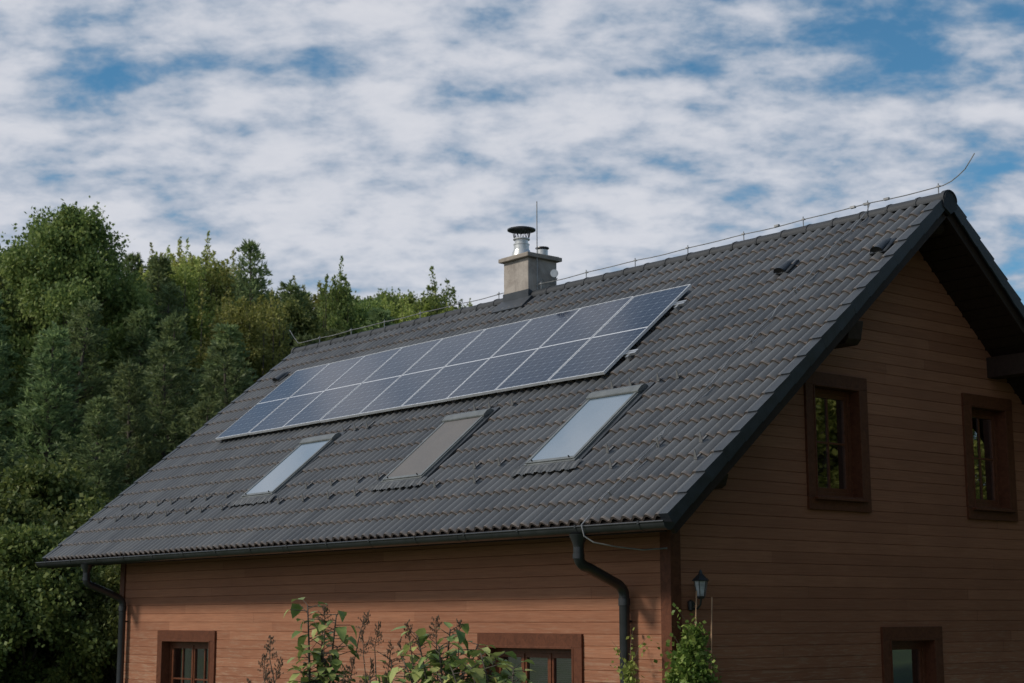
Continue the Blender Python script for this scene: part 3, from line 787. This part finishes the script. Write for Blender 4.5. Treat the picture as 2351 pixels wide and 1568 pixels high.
def make_broad(seed,h=9.,r=2.6,nl=34,leaves=620,leaf=.17,mat=M_BROAD,zlo=.3,name='broad',lobe=(.55,1.0),spiky=0,sharp=True):
    rg=np.random.default_rng(seed); tr=MB()
    tr.tube([(0,0,0),(.05,.03,h*.3),(-.05,.06,h*.6),(0,0,h*.85)],[.2,.15,.09,.02],8)
    P=[];D=[]
    for i in range(nl):
        z=zlo+(1-zlo)*((i+.5)/nl)**.85; 
        env=math.sin(math.pi*min(1,max(.08,(z-zlo+.12)/(1.16-zlo)))**.8)
        a=i*2.399+rg.normal()*.4; rad=r*env*(.35+.65*math.sqrt(rg.random()))
        if i>nl-3: rad*=(.2 if sharp else .6)
        ctr=np.array([rad*math.cos(a),rad*math.sin(a),h*z*.93])
        st=np.array([0,0,max(h*z*.93-rad*.9-.5,h*.15)])
        mid=(st+ctr)/2+rg.normal(size=3)*.1
        tr.tube([st,mid,ctr],[.05,.03,.008],5,cap=False)
        lr=r*.36*(lobe[0]+(lobe[1]-lobe[0])*rg.random())
        m=int(leaves*(.6+.8*rg.random()))
        nc=18; cc=rg.normal(size=(nc,3)); cc/=np.linalg.norm(cc,axis=1,keepdims=True); cc*= (lr*(.55+.5*rg.random((nc,1)))); cc[:,2]*=.75
        w=rg.integers(0,nc,m); off=cc[w]+rg.normal(size=(m,3))*lr*.2
        P.append(ctr+off); dd=off/np.maximum(np.linalg.norm(off,axis=1,keepdims=True),1e-4)*.7+rg.normal(size=(m,3))*.7+np.array([0,0,-.15]); D.append(dd)
    if spiky:
        for i in range(spiky):
            a=rg.random()*6.28; rr=r*.6*rg.random(); b=np.array([rr*math.cos(a),rr*math.sin(a),h*(.82+.1*rg.random())]); l=.7+.9*rg.random()
            e=b+np.array([rg.normal()*.15,rg.normal()*.15,l]); tr.tube([b-np.array([0,0,1.2]),b,e],[.03,.015,.004],4,cap=False)
            m=110; u=rg.random((m,1)); P.append(b+(e-b)*u+rg.normal(size=(m,3))*(.14*(1.1-u))); D.append(rg.normal(size=(m,3))*.6+np.array([0,0,.5]))
    P=np.concatenate(P);D=np.concatenate(D)
    V=leaf_quads(P,D,leaf,.7,rg)
    return tr.mesh(name+'_trunk',[M_BARK],True),foliage_mesh(name+'_crown',V,rg.random(len(P)),mat)
PROTO={
 'pine':[make_pine(11,10,2.6,1.25),make_pine(12,10,2.2,1.2),make_pine(13,10,2.9,1.1)],
 'broad':[make_broad(21,10,3.0,42,1500,.115),make_broad(22,10,2.7,40,1400,.115,sharp=False)],
 'yellow':[make_broad(31,10,2.4,34,1000,.105,M_YELLOW,.25,'yl',spiky=30,sharp=False)],
 'sparse':[make_broad(41,10,2.0,30,520,.11,M_BROAD,.25,'sp',(.5,.8),spiky=10,sharp=False)],
 'shrub':[make_broad(51,4,2.0,32,1500,.09,M_SHRUB,.12,'shr',sharp=False),make_broad(52,4,1.9,30,1500,.09,M_SHRUB,.12,'shr2',sharp=False)],
}
LBL={'pine':("pine_tree","green conifer with feathery needles on the wooded slope","tree","conifers on the wooded slope"),
 'broad':("broadleaf_tree","full dark green leafy tree on the wooded slope","tree","leafy trees on the wooded slope"),
 'yellow':("locust_tree","yellow-green tree with upright feathery shoots on the slope","tree","yellow-green trees on the slope"),
 'sparse':("slender_tree","slender open-crowned tree rising above the wood","tree","slender trees above the wood"),
 'shrub':("hazel_shrub","dense leafy shrub beside the end of the house","shrub","leafy shrubs beside the house")}
def place(kind,x,y,topz=None,height=None,width=1.0,var=None):
    z=hgt(x,y)-.1 if (x<-12 or y>15) else 0
    base=4. if kind=='shrub' else 10.
    hh=(topz-z) if topz else height
    k=hh/base
    tm,cm=PROTO[kind][var if var is not None else random.randrange(len(PROTO[kind]))]
    nm,lab,cat,grp=LBL[kind]
    o=bpy.data.objects.new(nm,None)
    COL.objects.link(o); o.location=(x,y,z); o.rotation_euler=(0,0,random.uniform(0,6.28)); kw=k*width; o.scale=(kw,kw,k)
    top(o,lab,cat,grp)
    t=bpy.data.objects.new('trunk',tm); t.parent=o; COL.objects.link(t)
    cr=bpy.data.objects.new('crown',cm); cr.parent=o; COL.objects.link(cr)
    return o
# skyline trees
place('broad',-33.3,8.9,14.4,var=0,width=.85)
place('broad',-35.7,6.6,13.2,var=1)
place('broad',-34.9,10.8,12.9,var=1)
place('pine',-35.0,12.4,13.4,var=0)
place('yellow',-36.8,14.2,14.1,var=0,width=1.0)
place('yellow',-37.0,15.9,14.1,var=0,width=1.0)
place('yellow',-35.6,13.3,13.5,var=0,width=.9)
place('pine',-32.5,14.7,13.9,var=2,width=.75)
place('pine',-35.4,17.7,13.4,var=1,width=1.2)
place('broad',-33.6,16.6,12.5,var=1,width=.9)
place('broad',-36.9,18.8,13.6,var=1,width=.9)
place('sparse',-32.8,18.0,13.4,var=0,width=.7)
place('broad',-34.6,19.6,13.0,var=0,width=.8)
place('broad',-35.3,21.0,13.4,var=0,width=.85)
place('broad',-38.0,21.5,14.2,var=1,width=.8)
place('yellow',-34.6,21.9,13.0,var=0,width=1.0)
place('sparse',-34.3,22.9,13.9,var=0,width=1.0)
place('broad',-36.6,24.4,14.0,var=1,width=.9)
place('broad',-35.6,25.3,13.6,var=1,width=.8)
place('broad',-39.0,28.5,14.0,var=0,width=.8)
place('pine',-37.0,31.0,13.6,var=0)
for (x,y,tz,kd) in ((-45.1,11.8,15.6,'broad'),(-44.3,13.7,15.8,'broad'),(-43.4,15.6,15.4,'pine'),(-42.4,17.5,15.3,'yellow'),(-41.4,19.3,14.9,'broad'),(-40.3,21.1,14.2,'pine'),(-39.2,22.9,14.3,'broad'),(-38.0,24.6,14.4,'broad'),(-42.9,16.6,15.4,'broad'),(-41.9,18.4,15.0,'pine'),(-40.8,20.2,14.3,'broad'),(-39.8,22.0,14.3,'yellow'),(-38.6,23.7,14.5,'broad')):
    place(kd,x,y,tz,width=.95)
for (x,y,tz,kd,wd) in ((-31.5,5.0,11.6,'pine',1.1),(-29.5,7.3,10.6,'pine',1.1),(-30.5,9.8,10.9,'pine',1.15),(-28.8,11.6,10.3,'pine',1.1),(-30.6,12.9,11.2,'yellow',1.1),
    (-28.6,14.2,10.2,'pine',1.1),(-30.4,16.4,10.9,'pine',1.0),(-27.2,15.9,9.8,'yellow',.9),(-29.0,18.6,11.4,'broad',.9),(-30.0,20.8,11.9,'pine',1.1),(-31.5,18.8,12.0,'pine',1.1),(-31.5,22.4,12.3,'yellow',1.),
    (-26.0,5.2,9.2,'pine',1.15),(-25.4,8.0,8.9,'pine',1.2),(-26.2,10.4,9.3,'pine',1.15),(-24.6,12.2,8.6,'pine',1.1),(-25.2,2.9,8.4,'pine',1.1),
    (-22.6,4.8,7.0,'pine',1.15),(-22.4,7.4,7.2,'pine',1.15),(-21.8,9.8,7.3,'pine',1.1),(-22.6,2.4,6.6,'pine',1.15),(-21.5,12.4,7.2,'broad',.9),
    (-33.5,3.5,12.6,'pine',1.1),(-37.5,10.5,13.0,'broad',.9),(-27.9,3.3,9.6,'pine',1.1),(-23.8,15.2,8.0,'broad',.9),
    (-27.6,9.2,10.2,'pine',1.0),(-32.4,11.2,12.0,'pine',1.0),(-24.0,6.4,8.2,'pine',1.0),(-29.6,5.0,10.8,'pine',1.0),(-31.8,14.4,11.8,'yellow',1.0)):
    place(kd,x,y,tz,width=wd)
for (x,y,tz,wd,v) in ((-17.6,1.2,3.9,.95,0),(-18.9,3.4,4.3,1,1),(-17.2,-.6,3.6,.95,0),(-20.2,5.0,4.6,1.1,0),(-19.6,1.2,4.6,1,0),(-16.6,2.9,3.3,.8,0),(-21.0,3.0,5.2,1,1)):
    place('shrub',x,y,tz,width=wd,var=v)
for (x,y,hh,kd,wd) in ((8.5,4.5,8.5,'broad',1.2),(8.0,9.0,10,'yellow',1.3),(9.5,1.0,8.0,'broad',1.1),(7.5,13,10,'yellow',1.3),(6.5,17.5,10,'broad',1.2),(13,7,12,'broad',1.3),(12.5,12,12,'pine',1.3),(2,24,11,'pine',1.3),(12,17,12,'broad',1.3),(14,2,11,'pine',1.3),(13,-2.5,9,'broad',1.2)):
    o=place(kd,x,y,height=hh,width=wd); o['label']="tall tree standing across the garden from the gable"; o['group']="garden trees facing the gable"

# ------------------------------------------------------------------ lilac shrubs
def heart_leaf(P,d,nrm,sz,fold,curl):
    d=d.normalized(); sd=d.cross(nrm); sd=sd.normalized() if sd.length>1e-4 else d.orthogonal().normalized(); nn=sd.cross(d).normalized()
    mid=[P+d*sz*t-nn*curl*sz*t*t for t in (0,.3,.65,1)]
    wv=[0,.40,.30,0]
    lf=[mid[i]+sd*sz*wv[i]+nn*fold*sz*wv[i]-d*(sz*.08 if i==1 else 0) for i in (1,2)]
    rt=[mid[i]-sd*sz*wv[i]+nn*fold*sz*wv[i]-d*(sz*.08 if i==1 else 0) for i in (1,2)]
    v=[mid[0],mid[1],mid[2],mid[3],lf[0],lf[1],rt[0],rt[1]]
    f=[(0,1,4),(1,2,5,4),(2,3,5),(0,6,1),(1,6,7,2),(2,7,3)]
    return v,f
def lilac(x,y,stems,nleaf_per,heads,label,seed,lsz=.12):
    rd=random.Random(seed)
    root=bpy.data.objects.new('lilac_shrub',None); COL.objects.link(root); root.location=(x,y,0); top(root,label,"shrub")
    st=MB(); lf=MB(); rn=[]
    for (ex,ey,ez) in stems:
        a=Vector((rd.uniform(-.15,.15),rd.uniform(-.15,.15),0)); e=Vector((ex,ey,ez)); m=a.lerp(e,.55)+Vector((-ex*.25,-ey*.25,.15))
        pts=[a.lerp(m,t)*(1-t)+m.lerp(e,t)*t for t in [i/12 for i in range(13)]]
        st.tube(pts,[.016*(1-i/13)+.004 for i in range(13)],6)
        nn=nleaf_per
        for i in range(nn):
            t=1-.50*(i/nn)**1.15
            k=t*12; i0=min(int(k),11); p=pts[i0].lerp(pts[i0+1],k-i0)
            ang=i*1.57+rd.uniform(-.5,.5)+(0 if i%2 else 3.14)
            out=Vector((math.cos(ang),math.sin(ang),rd.uniform(-.1,.8)))
            tw=p+out.normalized()*rd.uniform(.02,.16)
            st.tube([p,tw],[.004,.0025],4,cap=False)
            ddir=(out.normalized()*.8+Vector((rd.uniform(-.3,.3),rd.uniform(-.3,.3),rd.uniform(-1.0,.15))))
            v,f=heart_leaf(tw,ddir,Vector((rd.uniform(-.3,.3),rd.uniform(-.3,.3),1)),lsz*rd.uniform(.5,1.2),rd.uniform(.1,.45),rd.uniform(.05,.5))
            lf.add(v,f); r=rd.random(); rn+= [r]*len(v)
    for (hx,hy,hz,ln) in heads:
        sd=MB()
        b=Vector((hx,hy,hz)); tip=b+Vector((rd.uniform(-.08,.08),rd.uniform(-.05,.05),ln))
        root_=Vector((hx*.6,hy*.6,hz-.7)); st.tube([root_,b],[.006,.004],5,cap=False); sd.tube([b,tip],[.004,.002],4,cap=False)
        for i in range(20):
            t=i/20; p=b.lerp(tip,t); w=(1-t)*.06+.012; an=rd.uniform(0,6.28)
            q=p+Vector((math.cos(an)*w,math.sin(an)*w,rd.uniform(.01,.05)))
            sd.tube([p,q],[.0022,.0018],3,cap=False)
            for j in range(3):
                c0=p.lerp(q,.45+.28*j)+Vector((rd.uniform(-.008,.008),rd.uniform(-.008,.008),0)); u=Vector((rd.uniform(-.3,.3),rd.uniform(-.3,.3),1)).normalized()*.012
                sd.tube([c0-u,c0,c0+u],[.001,.0055,.001],4,cap=False)
        obj('seed_head',sd.mesh('seedhead',[M_SEED]),root)
    obj('stem',st.mesh('stems',[M_BARK],True),root)
    me=lf.mesh('leaves',[M_LILAC],True); set_attr_point(me,'rnd',rn); obj('foliage',me,root)
lilac(-1.2,-3.06,[(-.10,-.05,2.30),(.12,.10,2.22),(-.02,.05,2.08),(.14,.1,1.95),(.02,-.1,1.75),(.08,.02,1.85),(-.08,-.05,1.9),(.0,.0,1.65),(.1,.1,1.7)],36,
      [(-.32,-.28,1.85,.18),(-.38,-.3,1.70,.17),(-.26,-.26,1.65,.18),(-.36,-.24,1.55,.16),(.2,.3,2.1,.12),(-.45,-.4,1.5,.15),(.1,.0,2.15,.12)],
      "young lilac shrub with large heart-shaped leaves and dry seed heads",3,.12)
lilac(-.40,-2.90,[(.14,.2,1.8),(-.12,-.1,1.72),(.02,.02,1.85),(.2,.2,1.7),(-.2,-.2,1.6)],22,
      [(-.12,-.16,1.88,.2),(-.05,-.1,1.95,.18),(-.22,-.25,1.68,.18),(0,0,1.78,.2),(-.15,-.1,1.65,.2),(.1,.1,1.8,.2),(.02,-.05,1.55,.2),(-.25,-.3,1.5,.18),(.15,.15,1.6,.2)],
      "lilac shrub with mostly brown dried flower clusters",4,.11)
lilac(.30,-2.85,[(-.12,-.18,2.04),(0,.05,2.10),(.16,.2,1.98),(-.05,.0,1.88),(.26,.3,1.88),(.1,.1,1.8),(.34,.42,1.8),(.05,-.1,1.97),(.2,.05,1.84),(-.2,-.25,1.85),(.0,.0,1.7),(.2,.25,1.7)],38,
      [(-.05,-.05,2.02,.17),(-.16,-.22,1.97,.18),(.05,.1,2.0,.16)],
      "broad lilac shrub with large glossy green leaves",5,.125)
lilac(.95,-2.75,[(-.2,-.1,1.92),(-.05,.1,1.80),(-.3,-.3,1.8),(-.1,-.1,1.68),(-.2,-.2,1.82),(-.4,-.35,1.75)],30,[],"low lilac shrub with large drooping green leaves",6,.135)

# ------------------------------------------------------------------ climbing plants
def climber(x,y,pts,n,canes,label,seed,mat=M_VINE,size=.055):
    rg=np.random.default_rng(seed); rd=random.Random(seed)
    root=bpy.data.objects.new('climbing_plant',None); COL.objects.link(root); root.location=(x,y,0); top(root,label,"plant")
    P=[];D=[]; st=MB()
    for (cx_,cy_,cz_,r,hh,k) in pts:
        m=int(n*k); o=rg.normal(size=(m,3))*np.array([r,r,hh])*.55
        P.append(np.array([cx_,cy_,cz_])+o); D.append(rg.normal(size=(m,3))+np.array([.2,-.2,-.3])+o*3)
        st.tube([(0,0,0),(cx_*.5,cy_*.5,cz_*.5),(cx_,cy_,cz_)],[.012,.008,.003],5)
    for i in range(14):
        c_=pts[rd.randrange(len(pts))]; b=Vector(c_[:3]); e=b+Vector((rd.uniform(-.2,.25),rd.uniform(-.2,.2),rd.uniform(.0,.4)))
        st.tube([b,b.lerp(e,.5)+Vector((0,0,.05)),e],[.003,.002,.001],3,cap=False)
        m=14; u=rg.random((m,1)); P.append(np.array(b)+(np.array(e)-np.array(b))*u+rg.normal(size=(m,3))*.02); D.append(rg.normal(size=(m,3)))
    P=np.concatenate(P);D=np.concatenate(D)
    V=leaf_quads(P,D,size,.8,rg)
    obj('stem',st.mesh('vine_stems',[M_BARK]),root)
    obj('foliage',foliage_mesh('vine_leaves',V,rg.random(len(P)),mat),root)
    for (a,b) in canes:
        mb=MB(); mb.tube([a,b],[.010,.007],7); obj('cane',mb.mesh('cane',[M_BAMBOO],True),root)
climber(-.42,.64,[(0,0,1.66,.16,.26,1.1),(-.02,-.02,1.30,.17,.3,1),(.02,.03,1.95,.09,.14,.4),(0,0,.7,.22,.4,1),(.06,.12,1.45,.10,.2,.4),(-.08,-.16,1.6,.06,.08,.1)],1400,
   [((-.05,-.0,.1),(-.0,.10,2.44)),((.05,.15,.1),(.03,.28,2.38))],
   "green climbing plant on thin canes at the corner of the house",8,M_VINE,.048)
climber(-.95,.33,[(0,0,1.45,.10,.14,.35),(.05,0,1.2,.14,.2,.5),(-.05,0,.7,.2,.4,.8),(.0,.0,1.68,.04,.1,.06)],900,[],
   "pale yellow-green climber beside the rainwater pipe",9,M_YELLOW,.045)

# ------------------------------------------------------------------ world
SUN_DIR=Vector((-.34,-.74,.66)).normalized()   # towards the sun
el=math.asin(SUN_DIR.z); az=math.atan2(SUN_DIR.x,SUN_DIR.y)
world=bpy.data.worlds.new("World"); scn.world=world; world.use_nodes=True
nt=NT(world.node_tree); bg=world.node_tree.nodes['Background']
sky=nt.new('ShaderNodeTexSky'); sky.sky_type='NISHITA'; sky.sun_disc=False
sky.sun_elevation=el; sky.sun_rotation=az; sky.ozone_density=3.0; sky.dust_density=.3; sky.air_density=.9
tc=nt.new('ShaderNodeTexCoord').outputs['Generated']
sp=nt.new('ShaderNodeSeparateXYZ'); nt.link(tc,sp.inputs[0])
X,Y,Z=sp.outputs
den=nt.math('ADD',nt.math('MAXIMUM',Z,0.0),.33)
cx=nt.math('DIVIDE',X,den); cy=nt.math('DIVIDE',Y,den)
cmb=nt.new('ShaderNodeCombineXYZ'); nt.link(cx,cmb.inputs[0]); nt.link(cy,cmb.inputs[1])
vec=nt.mapping(cmb.outputs[0],(1,1,1),(0,0,0),(0,0,-math.radians(50.4)))
v1=nt.mapping(vec,(.95,1.2,1),(1.7,.4,0),(0,0,.15))
v2=nt.mapping(vec,(.8,1.6,1),(4.7,2.4,0),(0,0,-.15))
n_big=nt.noise(nt.mapping(vec,(1,1.3,1),(2.3,6.1,0)),1.8,3,.5)
n_puff=nt.noise(v1,11.5,8,.56,.12)
n_band=nt.noise(v2,5.6,6,.55,.3)
n_fine=nt.noise(nt.mapping(vec,(1,1.25,1)),34,6,.62,.1)
rightness=nt.math('ADD',nt.math('MULTIPLY',X,.638),nt.math('MULTIPLY',Y,.770))
bias=nt.math('ADD',nt.math('MULTIPLY',nt.smooth(rightness,-.02,.30),-.10),nt.math('MULTIPLY',nt.smooth(Z,.25,.40),-.07))
cov=nt.math('ADD',nt.math('MULTIPLY',n_puff,.58),nt.math('ADD',nt.math('MULTIPLY',n_band,.32),nt.math('MULTIPLY',n_big,.16)))
cov=nt.math('ADD',cov,nt.math('ADD',nt.math('MULTIPLY_ADD',n_fine,.13,.012),bias))
mask=nt.smooth(cov,.39,.55)
cloudcol=nt.ramp(nt.smooth(cov,.45,.67),[(0,(.31,.39,.50)),(.45,(.46,.51,.60)),(1,(.69,.70,.75))])
cloudcol=nt.mix(nt.smooth(n_fine,.35,.7,.0,.12),cloudcol,(.38,.43,.54))
hz=nt.smooth(Z,.25,.08,0,.5)
cloudcol=nt.mix(hz,cloudcol,(.56,.60,.68))
skyc=nt.mix(1.0,sky.outputs[0],(.058,.100,.104),'MULTIPLY')
fin=nt.mix(nt.math('MULTIPLY',mask,.95),skyc,cloudcol)
nt.link(fin,bg.inputs[0]); bg.inputs[1].default_value=1.0

sl=bpy.data.lights.new('sun','SUN'); sl.energy=2.7; sl.angle=math.radians(8); sl.color=(1,.93,.82)
so=bpy.data.objects.new('sun',sl); COL.objects.link(so); so.rotation_euler=(-SUN_DIR).to_track_quat('-Z','Y').to_euler(); so.location=(-10,-20,20)

# ------------------------------------------------------------------ camera
f=3699.12; pi_=math.radians(9.741); ro=math.radians(-.151); ya=math.radians(50.370)
fw=Vector((-math.sin(ya)*math.cos(pi_),math.cos(ya)*math.cos(pi_),math.sin(pi_)))
rt=Vector((math.cos(ya),math.sin(ya),0)); up=rt.cross(fw)
r2=rt*math.cos(ro)+up*math.sin(ro); u2=-rt*math.sin(ro)+up*math.cos(ro)
cd=bpy.data.cameras.new('camera'); co=bpy.data.objects.new('camera',cd); COL.objects.link(co)
m=Matrix((( r2.x,u2.x,-fw.x,10.561),(r2.y,u2.y,-fw.y,-10.657),(r2.z,u2.z,-fw.z,E-.915),(0,0,0,1)))
co.matrix_world=m
cd.sensor_width=36; cd.lens=36*f/2351; cd.clip_end=2000; cd.clip_start=.1
cd.dof.use_dof=True; cd.dof.focus_distance=17; cd.dof.aperture_fstop=3.2
scn.camera=co
scn.view_settings.view_transform='Standard'; scn.view_settings.look='None'; scn.view_settings.exposure=0
